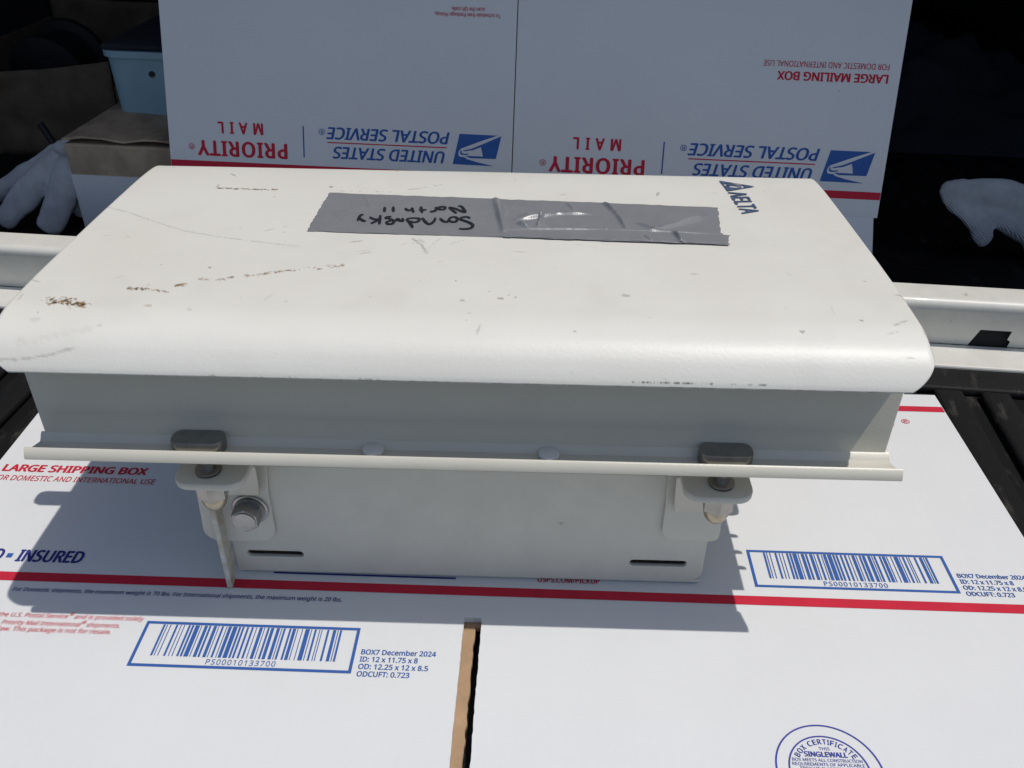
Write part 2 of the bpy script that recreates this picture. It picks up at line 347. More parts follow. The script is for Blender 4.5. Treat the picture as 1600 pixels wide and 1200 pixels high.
def barcode(fr, par, x0, y1):
    """frame 109 x 27.5 mm, x0 left, y1 top"""
    x1, y0, t = x0 + 109, y1 - 27.8, 1.6
    flat('barcode_frame', [rect(x0, x1, y0, y1), rect(x0 + t, x1 - t, y0 + t, y1 - t)], fr, M['blue'], par)
    ws = [int(c) for c in CODE.replace(' ', '')]; u = 91.0 / sum(ws); x = x0 + 9; bars = []
    for i, c in enumerate(ws):
        if i % 2 == 0: bars.append(rect(x + .06, x + c * u - .06, y0 + 6.6, y1 - .3 - t))
        x += c * u
    flat('barcode_bars', bars, fr, M['blue'], par)
    text('barcode_number', 'PS00010133700', x0 + 37.5, x0 + 71.5, y0 + 2.4, 3.1, fr, M['blue'], par, .006, 0, 1.15)
    for i, (s, wd) in enumerate((('BOX7 December 2024', 37), ('ID: 12 x 11.75 x 8', 28.5), ('OD: 12.25 x 12 x 8.5', 34), ('ODCUFT: 0.723', 25.5))):
        text('printed_line', s, x1 + 2.8, x1 + 2.8 + wd, y0 + 11.6 - i * 4.35, 2.9, fr, M['blue'], par, .022)
def board_piece(name, loop, par, fr, th=.0036, mt='card', bev=.0004):
    """sheet of board whose top is the plane fr"""
    A, O = fr; f2 = (A, O + A[:, 2] * (-th / 2)); return plate(name, [loop], th, f2, M[mt], par, bev)

# --- the one lying on the tailgate
lying = tag(empty('flattened_carton', (0, 0, -.008)), 'flattened white mailing carton lying on the tailgate under the metal cabinet', 'carton')
fl = frame((0, 0, .008), (1, 0, 0), (0, 1, 0), (0, 0, 1))       # parent sits on the liner, top of the sheet is z = 0
def mmloop(l): return [(a * .001, b * .001) for a, b in l]
def ragged(p0, p1, n, amp):
    """cut edge of board, a little torn"""
    return [(p0[0] + (p1[0] - p0[0]) * i / n + random.uniform(-amp, amp), p0[1] + (p1[1] - p0[1]) * i / n) for i in range(n + 1)]
wl = board_piece('wall_panel', mmloop([(-305, 0.01), (-0.01, 0.01), (-0.01, HB), (-305, HB)]), lying, fl, bev=0)
wr = board_piece('wall_panel', mmloop([(0.01, 0.01), (311, 0.01), (311, HB), (0.01, HB)]), lying, fl, bev=0)
f1 = board_piece('flap', mmloop([(-303, -.01), (-303, -150)] + ragged((-4.8, -150), (-4.8, -1.5), 60, .22) + [(-4.8, -0.01)]), lying, fl, bev=0)
f2_ = board_piece('flap', mmloop([(4.2, -.01)] + ragged((4.2, -1.5), (4.2, -150), 60, .22) + [(309, -150), (309, -0.01)]), lying, fl, bev=0)
wu = board_piece('flap', mmloop([(-303, HB + .3), (-5, HB + .3), (-5, HB + 40), (-303, HB + 40)]), lying, fl)
wu2 = board_piece('flap', mmloop([(5, HB + .3), (290, HB + .3), (290, HB + 34), (5, HB + 34)]), lying, fl)
flo = (fl[0], fl[1] + np.array([0, 0, -.0040]))
board_piece('under_layer', mmloop([(-304.5, HB - 1), (-304.5, -149)] + ragged((.6, -149), (.9, -5), 50, .45) + [(1, -3), (8.5, -3), (9, -149), (310, -149), (310, HB - 1)]), lying, flo, .0036, 'kraft')
stripes(fl, wl, -304.5, 0); stripes(fl, wr, 0, 310.5)
FL_L = frame((-.305, 0, .008), (1, 0, 0), (0, 1, 0), (0, 0, 1))
header(FL_L, wl, 0); header(fl, wr, -5)
text('printed_line', 'LARGE SHIPPING BOX', 6, 96, 104, 6.2, FL_L, M['red'], wl, .035)
text('printed_line', 'FOR DOMESTIC AND INTERNATIONAL USE', 4.5, 104, 95.4, 4.6, FL_L, M['red'], wl, .008)
text('printed_line', 'TRACKED', 9.5, 43.5, 29.2, 8.4, FL_L, M['navy_text'], wl, .035)
flat('printed_bullet', [rect(45.4, 48.6, 31.4, 34.6)], FL_L, M['blue'], wl)
text('printed_line', 'INSURED', 51.5, 88.2, 29.0, 8.4, FL_L, M['navy_text'], wl, .035)
text('printed_line', 'For Domestic shipments, the maximum weight is 70 lbs. For International shipments, the maximum weight is 20 lbs.', 61, 235.5, 7.6, 2.7, FL_L, M['navy_text'], wl, .012, .08)
for s, x1, y in (('the U.S. Postal Service® and is provided solely', 137, -9.6), ('Priority Mail International® shipments.', 127, -14.6), ('law. This package is not for resale.', 124, -18.7)):
    text('printed_line', s, {'t': 62, 'P': 66.5, 'l': 66.5}[s[0]], x1, y, 2.75, FL_L, M['red'], f1, .004, .10)
barcode(FL_L, f1, 139.5, -9.4)
barcode(fl, wr, 149.3, 55.4)
text('printed_line', 'USPS.COM/PICKUP', 32.6, 66, 26.0, 3.8, fl, M['red'], wr, .022)
flat('printed_rule', [rect(-110, -11.4, 26.0, 27.2)], fl, M['navy_text'], wl)
# box maker's certificate
def ring(cx, cy, r, t, n=72): return [[(cx + q * math.cos(2 * math.pi * i / n), cy + q * math.sin(2 * math.pi * i / n)) for i in range(n)] for q in (r, r - t)]
CX, CY = 161.5, -80
flat('certificate_ring', ring(CX, CY, 23.6, .75), fl, M['ring'], f2_); flat('certificate_ring', ring(CX, CY, 17.9, .7), fl, M['ring'], f2_)
def arc_text(s, r, a0, a1, cap, par):
    wd = {'I': .45, ' ': .5, 'C': 1.05, 'O': 1.1}; ws = [wd.get(c, .9) for c in s]; tot = sum(ws); acc = 0
    for c, q in zip(s, ws):
        a = math.radians(a0 + (a1 - a0) * (acc + q / 2) / tot); acc += q
        if c == ' ': continue
        u = np.array([math.sin(a), -math.cos(a), 0]); v_ = np.array([math.cos(a), math.sin(a), 0])
        o = np.array([CX * .001, CY * .001, .008]) + v_ * r * .001
        text('certificate_letter', c, -q * .95, q * .95, 0, cap, frame(o, u, v_, (0, 0, 1)), M['ring'], par, .02)
arc_text('BOX CERTIFICATE', 13.6, 152, 28, 2.5, f2_)
for s, hw, y, cp, bd in (('THIS', 2.4, 10.6, 1.5, .0), ('SINGLEWALL', 9.6, 7.3, 2.4, .03), ('BOX MEETS ALL CONSTRUCTION', 15.4, 4.9, 1.5, 0), ('REQUIREMENTS OF APPLICABLE', 15.8, 2.8, 1.5, 0), ('FREIGHT CLASSIFICATION', 12.6, .7, 1.5, 0)):
    text('certificate_line', s, CX - hw, CX + hw, CY + y, cp, fl, M['ring'], f2_, bd)

# --- the one standing behind, upside down
LEAN, YS = .2797, -.0668
e1 = Vector((math.cos(YS), math.sin(YS), 0)); e2 = Vector((-math.sin(LEAN) * math.sin(YS), math.sin(LEAN) * math.cos(YS), math.cos(LEAN))); e3 = e1.cross(e2)
mw = Matrix.Identity(4)
for i in range(3): mw[i][0], mw[i][1], mw[i][2] = e1[i], e2[i], e3[i]
mw.translation = Vector((.0039, .4229, .053))
stand = tag(empty('flattened_carton', mat=mw), 'flattened white mailing carton standing upside down behind the cabinet', 'carton')
fs = frame((0, 0, 0), (1, 0, 0), (0, 1, 0), (0, 0, 1))
sl_ = board_piece('wall_panel', mmloop([(-305, .02), (-.45, .02), (-.45, HB), (-305, HB)]), stand, fs, bev=0)
sr_ = board_piece('wall_panel', mmloop([(.45, .02), (311, .02), (311, HB), (.45, HB)]), stand, fs, bev=0)
bk = (fs[0], fs[1] + np.array([0, 0, -.0040])); board_piece('under_layer', mmloop([(-304.5, .3), (310.5, .3), (310.5, HB), (-304.5, HB)]), stand, bk, .0036, 'kraft')
for x0, x1 in ((-303, -5), (5, 309)): board_piece('flap', mmloop([(x0, HB + .3), (x1, HB + .3), (x1, HB + 150), (x0, HB + 150)]), stand, fs)
# lower flaps bend forward to the bed floor
def low_flap(x0, x1, ang, ln, zoff, mt):
    a = math.radians(ang); U = (1, 0, 0); V = (0, -math.cos(a), math.sin(a)); N = (0, math.sin(a), math.cos(a))
    board_piece('flap', mmloop([(x0, .02), (x1, .02), (x1, ln), (x0, ln)]), stand, frame((0, 0, zoff), (-1, 0, 0), V, N), .0036, mt, bev=0)
low_flap(5, 303, 24, 84, 0, 'card'); low_flap(-308, -5, 24, 84, 0, 'card')
stripes(fs, sl_, -304.6, -.6); stripes(fs, sr_, .6, 310.6)
FS_L = frame((0, HB * .001, 0), (-1, 0, 0), (0, -1, 0), (0, 0, 1)); FS_R = frame((.311, HB * .001, 0), (-1, 0, 0), (0, -1, 0), (0, 0, 1))
header(FS_L, sl_, 0); header(FS_R, sr_, 0)
text('printed_line', 'LARGE MAILING BOX', 9, 97, 102.2, 6.4, FS_R, M['red'], sr_, .03)
text('printed_line', 'FOR DOMESTIC AND INTERNATIONAL USE', 9.5, 109, 94.0, 4.4, FS_R, M['red'], sr_, .004)
text('printed_line', 'To schedule free Package Pickup,', 14, 69, 66.4, 2.9, FS_L, M['red'], sl_, .01)
text('printed_line', 'scan the QR code.', 27, 55, 62.0, 2.9, FS_L, M['red'], sl_, .01)

# ------------------------------------------------------------------ the metal cabinet
cab = tag(empty('equipment_cabinet', (-.0026, 0, 0), .0077), 'white metal equipment cabinet with curved lid on its mounting bracket', 'cabinet')
PROF = [(.1735, .158), (.1735, .166), (.1715, .1712), (.167, .1742), (.15, .1762), (.12, .1774), (.085, .1783), (.05, .1788), (.025, .1790), (.01, .1787), (0, .1783), (-.007, .1768), (-.0125, .1746), (-.0168, .1714), (-.0200, .1676), (-.0222, .1640), (-.0230, .1618)]
LDY, LDZ, LSX = -.005, .0025, .989          # where the lid sits on the body
PROF = [(y + LDY, z + LDZ) for y, z in PROF]; PR = catmull(PROF, 12); PS = np.r_[0, np.cumsum(np.linalg.norm(np.diff(PR, axis=0), axis=1))]
WL = .185 * LSX
def lid_z(y):   # upper surface
    q = PR[20:160][::-1]; return np.interp(y, q[:, 0], q[:, 1])
MARKS = dict(  # polyline in (x, distance along the lid from its back edge) in mm, channel, width mm, strength, break-up scale, density
    r1=([(-168.2, 181.2), (-164, 182.6), (-161.4, 182.9), (-153.2, 184.9)], 0, 5.0, 1.0, 900, .58), r1b=([(-164, 180.2), (-158, 180.6)], 0, 2.8, 1.0, 900, .56),
    r2=([(-139.6, 170.7), (-134.1, 171.0)], 0, 2.2, 1.0, 900, .70), r2b=([(-133, 171.1), (-129.9, 171.3), (-122.6, 173.2)], 0, 1.6, .9, 600, .54),
    r3=([(-121.1, 167.1), (-117.9, 166.9)], 0, 2.8, 1.0, 900, .6), r3b=([(-112.3, 162.0), (-103.3, 161.1), (-95.8, 158.4), (-88.1, 156.2), (-80.6, 152.8), (-74.1, 150.6), (-64.6, 148.9), (-55.3, 145.9)], 0, 2.6, .8, 420, .47),
    r4=([(-136.6, 56.9), (-129.0, 57.4), (-117.1, 57.7), (-106, 57.4)], 0, 1.9, 1.0, 700, .66), r4b=([(-106, 57.4), (-96, 57.2), (-86, 57.3)], 0, .4, .6, 700, .5),
    scr=([(-189.2, 83.2), (-171.4, 91.6), (-151.0, 104.2), (-135.9, 112.6), (-118.9, 118.3), (-99.6, 123.1), (-78, 127.8)], 2, 1.1, .5, 150, .8),
    smg=([(-27.6, 116.3), (-22.6, 122.8), (-19.2, 132.3)], 2, 1.2, .8, 300, .7), smg2=([(-19.2, 132.3), (-18.4, 124), (-14.4, 115.2)], 2, .9, .55, 300, .6), smg3=([(-24, 117), (-21, 124), (-19.5, 130)], 2, 3.0, .35, 120, .6),
    scf=([(-182.0, 211.5), (-168.5, 210.9), (-160.4, 209.3), (-150.1, 206.3)], 2, 1.3, .6, 200, .7), scf2=([(-172, 204), (-158, 201), (-146, 198)], 2, 4, .16, 120, .6),
    top=([(-37.0, 52.6), (-30.5, 50.3), (-20.9, 44.7)], 0, .6, .8, 500, .5), top2=([(-73.4, 57.0), (-43.1, 57.1)], 0, .35, .7, 500, .4),
    rs=([(173.1, 186.1), (179.1, 182.4)], 2, .9, .8, 400, .7), rs2=([(168, 192), (174, 190)], 2, .7, .6, 400, .6), rs3=([(120, 52), (126, 47)], 2, .8, .8, 500, .6), rs4=([(134, 62), (139, 57), (140, 52)], 2, .8, .7, 500, .6),
    frn=([(68, 214.6), (80, 214.5), (100.1, 214.6), (120, 214.7)], 1, .75, .95, 700, .56), frn2=([(-100, 216.0), (60, 216.2)], 1, .45, .8, 300, .36), frn3=([(-183, 216.3), (180, 216.5)], 2, .5, .8, 200, .5),
    e1=([(184.2, 120), (184.0, 175)], 1, .5, .8, 300, .42), e2=([(183.5, 165), (183.8, 195)], 2, .9, .6, 300, .5), e3=([(180.5, 162), (184.6, 163)], 1, .9, .8, 600, .6), e4=([(-184.4, 40), (-184.2, 190)], 2, .6, .5, 200, .4),
    tp=([(-50, 100), (-78, 88), (-90, 92)], 2, 1.5, .15, 150, .6), tp2=([(-60, 133), (-40, 129), (-30, 122)], 2, 1.2, .3, 200, .55), b1=([(-10, 122), (-2, 116)], 2, .8, .45, 400, .6), b2=([(20, 118), (60, 120)], 2, .5, .3, 300, .45))
DOTS = [(.3, 174.6, 1.4, 2, .8), (15.6, 172.4, 1.2, 0, .55), (67.6, 168, 2.0, 2, .7), (99.2, 146.6, 1.9, 2, .45), (135.4, 191.3, 1.0, 1, .8), (-126.7, 184.3, 1.6, 0, .35), (-109.1, 186.3, 1.4, 2, .4), (10.5, 166.7, .8, 0, .5), (171.7, 150.5, 1.1, 2, .7), (-142.5, 196.4, 1.6, 2, .3), (-168.8, 194.1, 2.2, 2, .25), (-112, 150.5, .9, 1, .6), (160.9, 183.1, .9, 1, .6), (135, 50.4, .9, 2, .7), (117.5, 94.8, 1.0, 2, .5), (-71.9, 178.2, .6, 1, .5), (152, 61.5, .9, 2, .8), (151.3, 44.5, .8, 2, .7), (-4, 158, .5, 0, .9), (22, 171, .9, 0, .7), (-78.5, 51.5, 1.3, 1, .8)]
def vnoise(x, y, sc, seed):
    """smooth value noise in numpy, about 0..1"""
    r = np.random.default_rng(seed); T = r.random((256, 256)); u, v = x * sc, y * sc
    i, j = np.floor(u).astype(int), np.floor(v).astype(int); a, b = u - i, v - j; a = a * a * (3 - 2 * a); b = b * b * (3 - 2 * b)
    g = lambda p, q: T[p % 256, q % 256]
    return (g(i, j) * (1 - a) + g(i + 1, j) * a) * (1 - b) + (g(i, j + 1) * (1 - a) + g(i + 1, j + 1) * a) * b
def make_lid():
    NX, NS = 561, 331
    s = np.linspace(0, PS[-1], NS); py = np.interp(s, PS, PR[:, 0]); pz = np.interp(s, PS, PR[:, 1])
    xs = np.linspace(-1, 1, NX); S, X = np.meshgrid(s, xs)
    half = np.full(NS, WL)
    t = np.clip((pz - .1618 - LDZ) / .012, 0, 1); half -= .0085 * (1 - t) ** 2 * (1 - .5 * (py > .1))
    Y = np.repeat(py[None], NX, 0); Z = np.repeat(pz[None], NX, 0); XX = X * half[None]
    # rolled end edges and a trace of hand-made unevenness
    ed = np.clip((np.abs(X) - .988) / .012, 0, 1); Z = Z - .0016 * ed ** 2 * np.clip((Z - .170 - LDZ) / .006, 0, 1)
    top = np.clip((Z - .172 - LDZ) / .004, 0, 1); Z = Z + top * .0004 * (vnoise(XX + 1, Y + 1, 22, 3) - .5)
    v = np.stack([XX, Y, Z], -1).reshape(-1, 3)
    idx = np.arange(NX * NS).reshape(NX, NS)
    f = np.stack([idx[:-1, :-1], idx[:-1, 1:], idx[1:, 1:], idx[1:, :-1]], -1).reshape(-1, 4)
    me = bpy.data.meshes.new('lid'); me.vertices.add(len(v)); me.vertices.foreach_set('co', v.ravel())
    me.loops.add(f.size); me.loops.foreach_set('vertex_index', f.ravel()); me.polygons.add(len(f)); me.polygons.foreach_set('loop_start', np.arange(0, f.size, 4)); me.update(calc_edges=True)
    C = np.zeros((NX, NS, 4)); C[..., 3] = 1; xm, sm = XX / LSX * 1000, S * 1000
    fine = vnoise(xm, sm, 1.1, 11)
    for k, (pl, ch, wd, st, sc, den) in enumerate(MARKS.values()):
        d2 = np.full(XX.shape, 1e9)
        for a, b in zip(pl[:-1], pl[1:]):
            a, b = np.array(a), np.array(b); e = b - a; q = np.clip(((xm - a[0]) * e[0] + (sm - a[1]) * e[1]) / (e @ e), 0, 1)
            d2 = np.minimum(d2, (xm - a[0] - q * e[0]) ** 2 + (sm - a[1] - q * e[1]) ** 2)
        d = np.sqrt(d2) + (fine - .5) * wd * .8
        n = .55 * vnoise(xm + sm * .6, sm, sc / 1000, 20 + k) + .45 * vnoise(xm - sm * .3, sm, sc / 400, 60 + k)
        C[..., ch] = np.maximum(C[..., ch], np.clip(1.6 - 1.6 * d / (wd * .5), 0, 1) * np.clip((den + .08 - n) / .14, 0, 1) * st)
    for i, (x, sv, r, ch, st) in enumerate(DOTS):
        d = np.hypot(xm - x, (sm - sv) * 1.3) + (fine - .5) * r * .9
        C[..., ch] = np.maximum(C[..., ch], np.clip(2 - 2 * d / r, 0, 1) * st)
    # faint handling grime and fine specks over all of it
    g = np.clip((vnoise(xm, sm, .035, 5) * .6 + vnoise(xm, sm, .11, 6) * .4 - .58) / .3, 0, 1) * .08
    C[..., 2] = np.maximum(C[..., 2], g)
    for i in range(95):
        x, sv, r = RNG.uniform(-183, 183), RNG.uniform(20, 214), RNG.uniform(.25, .75); an = RNG.uniform(0, 3.14); ln = RNG.choice([1, 1, 2.5, 6])
        dx, dy = (xm - x), (sm - sv); p = dx * math.cos(an) + dy * math.sin(an); q = -dx * math.sin(an) + dy * math.cos(an)
        ch = int(RNG.choice([0, 1, 2, 2, 2])); C[..., ch] = np.maximum(C[..., ch], np.clip(1.8 - 1.8 * np.hypot(p / ln, q) / r, 0, 1) * RNG.uniform(.2, .65))
    at = me.attributes.new('wear', 'FLOAT_COLOR', 'POINT'); at.data.foreach_set('color', C.ravel())
    o = link('lid', me, M['lid'], cab, True)
    md = o.modifiers.new('thickness', 'SOLIDIFY'); md.thickness = .0022; md.offset = -1
    return o
lid = make_lid()
for sx in (-1, 1):   # end plates under the lid
    lp = [(y, z - .0032) for y, z in PR[::6]]; lp = [(min(max(y, -.0200), .165), max(z, .1655)) for y, z in lp]
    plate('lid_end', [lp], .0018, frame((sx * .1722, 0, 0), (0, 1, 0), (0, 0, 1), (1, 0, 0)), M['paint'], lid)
WEB = -.0112
# body under the lid: front wall and bottom flanges of one extrusion
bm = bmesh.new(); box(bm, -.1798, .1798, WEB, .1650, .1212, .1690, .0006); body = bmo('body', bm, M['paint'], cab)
def flange(name, sgn):
    y0 = WEB if sgn < 0 else .1650
    sec = [(0, .1168), (-.0100, .1172), (-.0124, .1173), (-.0133, .1179), (-.0132, .1194), (-.0118, .1220), (-.0108, .1225), (-.0100, .1220), (-.0097, .1200), (-.0030, .1196), (-.0022, .1203), (-.0006, .1222), (.0004, .1226)]
    v, f = [], []; N = len(sec)
    for x in (-.1812, .1812):
        for q, (a, z) in enumerate(sec): v.append((x + (.0022 if a < -.0095 else 0) * (1 if x > 0 else -1), y0 - sgn * a if sgn > 0 else y0 + a, z))
    for j in range(N): f.append((j, (j + 1) % N, N + (j + 1) % N, N + j))
    f += [tuple(range(N))[::-1], tuple(range(N, 2 * N))]
    bm = bmesh.new(); vs2 = [bm.verts.new(p) for p in v]
    for q in f: bm.faces.new([vs2[i] for i in q])
    bmesh.ops.bevel(bm, geom=[e for e in bm.edges if len(e.link_faces) == 2 and e.calc_face_angle(0) > .35], offset=.0004, segments=2, affect='EDGES')
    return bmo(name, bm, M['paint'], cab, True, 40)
flange('flange', -1); flange('flange', 1)
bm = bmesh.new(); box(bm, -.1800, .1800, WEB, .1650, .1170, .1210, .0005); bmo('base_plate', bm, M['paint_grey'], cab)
for x in (-.0374, .0371):
    bm = bmesh.new(); cyl(bm, (x, -.0165, .1209), (0, 0, 1), .0045, .0026, 28, bev=.0006); bmo('plug', bm, M['grey_plug'], cab, True, 40)
# hidden end fittings that only show in the shadow
bm = bmesh.new(); box(bm, -.2120, -.1800, .052, .064, .140, .152, .004); bmo('end_latch', bm, M['paint_grey'], cab)
bm = bmesh.new(); box(bm, .1800, .1965, .062, .100, .1175, .128, .004); bmo('end_latch', bm, M['paint_grey'], cab)
bm = bmesh.new(); box(bm, .1800, .1868, .004, .060, .1178, .126, .0005); bmo('end_cover', bm, M['paint_grey'], cab)
for y in (.020, .032, .045):
    bm = bmesh.new(); box(bm, .1870, .1912, y - .0011, y + .0011, .119, .125, .0004); bmo('cooling_fin', bm, M['paint_grey'], cab)
# brand mark on the lid, reading towards the viewer
lt = .0009
def on_lid(me):
    n = len(me.vertices); co = np.empty(n * 3); me.vertices.foreach_get('co', co); co = co.reshape(-1, 3); co[:, 0] *= LSX; co[:, 1] += LDY; co[:, 2] = lid_z(co[:, 1]) + .0004 + co[:, 2] * .2; me.vertices.foreach_set('co', co.ravel()); me.update()
LF = frame((.1313, .1381, 0), (.055, -.998, 0), (.998, .055, 0), (0, 0, 1))
def sw(c, a, b, rot, n=30): return [(c[0] + a * math.cos(t) * math.cos(rot) - b * math.sin(t) * math.sin(rot), c[1] + a * math.cos(t) * math.sin(rot) + b * math.sin(t) * math.cos(rot)) for t in [2 * math.pi * i / n for i in range(n)]]
tri = [(129.9, 157.0), (147.5, 147.8), (131.3, 139.7)]
e = sw((136.4, 148.4), 5.6, 3.4, -.32); e2_ = sw((136.2, 148.9), 4.0, 2.1, -.32); e3_ = sw((137.2, 147.3), 3.2, 1.5, -.32)
lg = flat('brand_mark', [tri, e, [(.2 * 0 + x, y) for x, y in e2_], e3_], XY, M['navy'], lid); on_lid(lg.data)
lt_ = text('brand_lettering', 'ΛELTA', 0, 30.5, 0, 9.2, LF, M['navy'], lid, .02, -.06); on_lid(lt_.data)
# duct tape with handwriting
TP = dict(tl=(-77.3, 124.8), tr=(121.7, 115.1), br=(119.1, 69.4), bl=(-77.9, 75.4))
WR = [((.435, .98), (.475, .12), .0030, 1.5), ((.50, .42), (.60, .62), .0024, 1.6), ((.60, .62), (.68, .66), .0018, 1.3), ((.51, .35), (.57, .30), .0020, 1.2), ((.715, .98), (.745, .70), .0026, 1.2), ((.745, .70), (.77, .30), .0022, 1.1), ((.83, .26), (.95, .62), .0022, 2.0), ((.885, .20), (.90, .02), .0030, .8), ((.56, .62), (.555, .25), .0020, .8), ((.455, .85), (.47, .55), .0016, 1.0), ((.505, .30), (.53, .22), .003, 1.0), ((.515, .52), (.545, .60), .0026, 2.2), ((.62, .95), (.64, .75), .0012, 1.0), ((.80, .45), (.84, .30), .0020, 1.2), ((.90, .50), (.97, .70), .0016, 1.4), ((.48, .16), (.72, .24), .0012, .7), ((.72, .24), (.99, .22), .0010, .7), ((.10, .9), (.13, .6), .0006, 1.2)]
def tape_strip(name, tl, tr, br, bl, NU, NV, lift, wr, seam, parent, seed):
    u = np.linspace(0, 1, NU); v = np.linspace(0, 1, NV); U, V = np.meshgrid(u, v, indexing='ij')
    P = lambda a: np.array(a) * .001 * (LSX, 1) + (0, LDY)
    top = P(tl)[None, None] * (1 - U[..., None]) + P(tr)[None, None] * U[..., None]; bot = P(bl)[None, None] * (1 - U[..., None]) + P(br)[None, None] * U[..., None]
    XYp = bot * (1 - V[..., None]) + top * V[..., None]
    r = np.random.default_rng(seed); jag = (vnoise(np.arange(NV) * 1.0, np.zeros(NV), .35, seed + 7) - .5) * .0009; jag2 = (vnoise(np.arange(NV) * 1.0, np.zeros(NV), .16, seed + 8) - .5) * .0012
    XYp[..., 0] += (1 - U) ** 40 * jag[None] + U ** 40 * jag2[None]
    jt = vnoise(np.arange(NU) * 1.0, np.zeros(NU), .12, seed + 9) - .5; XYp[..., 1] += (V ** 30) * jt[:, None] * .0009 + ((1 - V) ** 30) * np.roll(jt, 7)[:, None] * .0006
    H = np.full(U.shape, lift); xm, ym = U * 198, V * 47
    for (a, b, h, wd) in wr:
        a = np.array(a) * (198, 47); b = np.array(b) * (198, 47); e_ = b - a; q = np.clip(((xm - a[0]) * e_[0] + (ym - a[1]) * e_[1]) / (e_ @ e_), 0, 1)
        d = np.hypot(xm - a[0] - q * e_[0], ym - a[1] - q * e_[1]); H += h * .85 * np.exp(-(d / wd) ** 2) * (.35 + .65 * np.sin(np.pi * np.clip(q * .9 + .05, 0, 1)))
    if seam: H += .0006 / (1 + np.exp((ym - 13.5 + (U - .7) * 4) / .25)) * np.clip((U - .46) * 30, 0, 1)
    H += .00025 * (vnoise(xm + 9, ym + 9, .12, seed + 1) - .3) + .0001 * vnoise(xm, ym, .5, seed + 2)
    Z = lid_z(XYp[..., 1]) + np.maximum(H, .0002)
    vv = np.concatenate([XYp, Z[..., None]], -1).reshape(-1, 3); idx = np.arange(NU * NV).reshape(NU, NV)
    f = np.stack([idx[:-1, :-1], idx[1:, :-1], idx[1:, 1:], idx[:-1, 1:]], -1).reshape(-1, 4)
    o = pyd(name, vv, [tuple(map(int, q)) for q in f], M['tape'], parent, True); md = o.modifiers.new('thickness', 'SOLIDIFY'); md.thickness = .00022; md.offset = -1
    return o
tape = tape_strip('duct_tape', TP['tl'], TP['tr'], (117.0, 69.9), TP['bl'], 420, 110, .0005, WR, True, lid, 31)
tape_strip('duct_tape', (16, 84), (121.6, 79.6), (119.4, 69.0), (15, 72.35), 200, 30, .0009, [((.75, .9), (.80, .05), .003, .9), ((.62, .5), (.66, .1), .002, .8)], False, lid, 47)
HAND = [[(-2.0, 93.3), (-3.6, 94.9), (-6.1, 94.2), (-6.6, 91.9), (-4.1, 89.9), (-1.4, 87.3), (-0.1, 84.2), (-1.4, 81.2), (-4.7, 80.2), (-6.6, 80.7)], [(-12.4, 92.2), (-10.7, 94.5), (-8.5, 93.5), (-8.4, 89.7), (-10.2, 88.3), (-11.8, 90.0)], [(-11.9, 92.8), (-12.8, 88.6), (-14.5, 88.8), (-16.8, 92.5)], [(-19.0, 92.9), (-19.2, 89.1), (-20.8, 85.2), (-22.4, 86.2), (-24.3, 89.9), (-25.4, 92.6)], [(-32.9, 90.5), (-30.9, 91.8), (-27.5, 91.9), (-26.4, 90.3), (-27.4, 87.6), (-29.5, 86.9), (-30.7, 88.5)], [(-32.9, 90.5), (-30.7, 86.3), (-28.5, 80.6)], [(-35.0, 91.5), (-34.2, 88.5), (-35.6, 88.4), (-37.2, 90.9), (-37.7, 88.1)], [(-40.4, 93.5), (-42.7, 92.8), (-42.9, 91.1), (-41.1, 90.7), (-38.6, 88.1), (-39.0, 84.8), (-41.1, 84.5), (-41.8, 86.8), (-39.9, 88.5)], [(-46.2, 94.8), (-45.5, 88.8), (-45.0, 83.9)], [(-51.0, 92.3), (-48.7, 89.9), (-45.9, 89.6)], [(-49.1, 84.3), (-47.4, 87.0), (-45.8, 89.3)], [(-54.6, 95.5), (-55.8, 93.8), (-56.1, 87.7)], [(-56.0, 91.0), (-53.5, 87.8), (-51.9, 87.1)], [(-9.1, 99.4), (-13.2, 106.2), (-10.5, 105.4), (-5.1, 100.8), (-7.4, 108.2), (-9.2, 108.4)], [(-14.9, 105.7), (-16.1, 103.9), (-17.8, 104.0), (-18.9, 105.9), (-17.7, 107.3), (-16.0, 107.4), (-14.9, 105.7)], [(-20.1, 106.6), (-19.7, 103.1), (-21.1, 101.1), (-22.6, 101.0)], [(-27.6, 106.8), (-27.0, 103.3), (-26.1, 99.3)], [(-28.3, 102.7), (-24.3, 102.9)], [(-35.1, 104.6), (-34.4, 102.9), (-32.8, 101.8), (-31.6, 103.1), (-32.0, 104.8), (-30.3, 99.1)], [(-41.5, 106.0), (-40.4, 100.0)], [(-45.6, 105.2), (-44.8, 99.8)]]
def handwriting():
    v, f = [], []
    for st in HAND:
        c = catmull(np.array(st) * .001 * (LSX, 1) + (0, LDY), 6); n = len(c); t = np.gradient(c, axis=0); t /= np.linalg.norm(t, axis=1)[:, None] + 1e-9; nn = np.stack([-t[:, 1], t[:, 0]], 1)
        wd = .00052 * (1 + .25 * np.sin(np.linspace(0, 3, n))); wd[0] *= .6; wd[-1] *= .5; k = len(v)
        for i in range(n):
            for sg in (-1, 1):
                p = c[i] + nn[i] * wd[i] * sg * 1.15; v.append((p[0], p[1], lid_z(p[1]) + .00115))
        for i in range(n - 1): f.append((k + 2 * i, k + 2 * i + 1, k + 2 * i + 3, k + 2 * i + 2))
    return pyd('handwriting', v, f, M['marker'], tape)
handwriting()
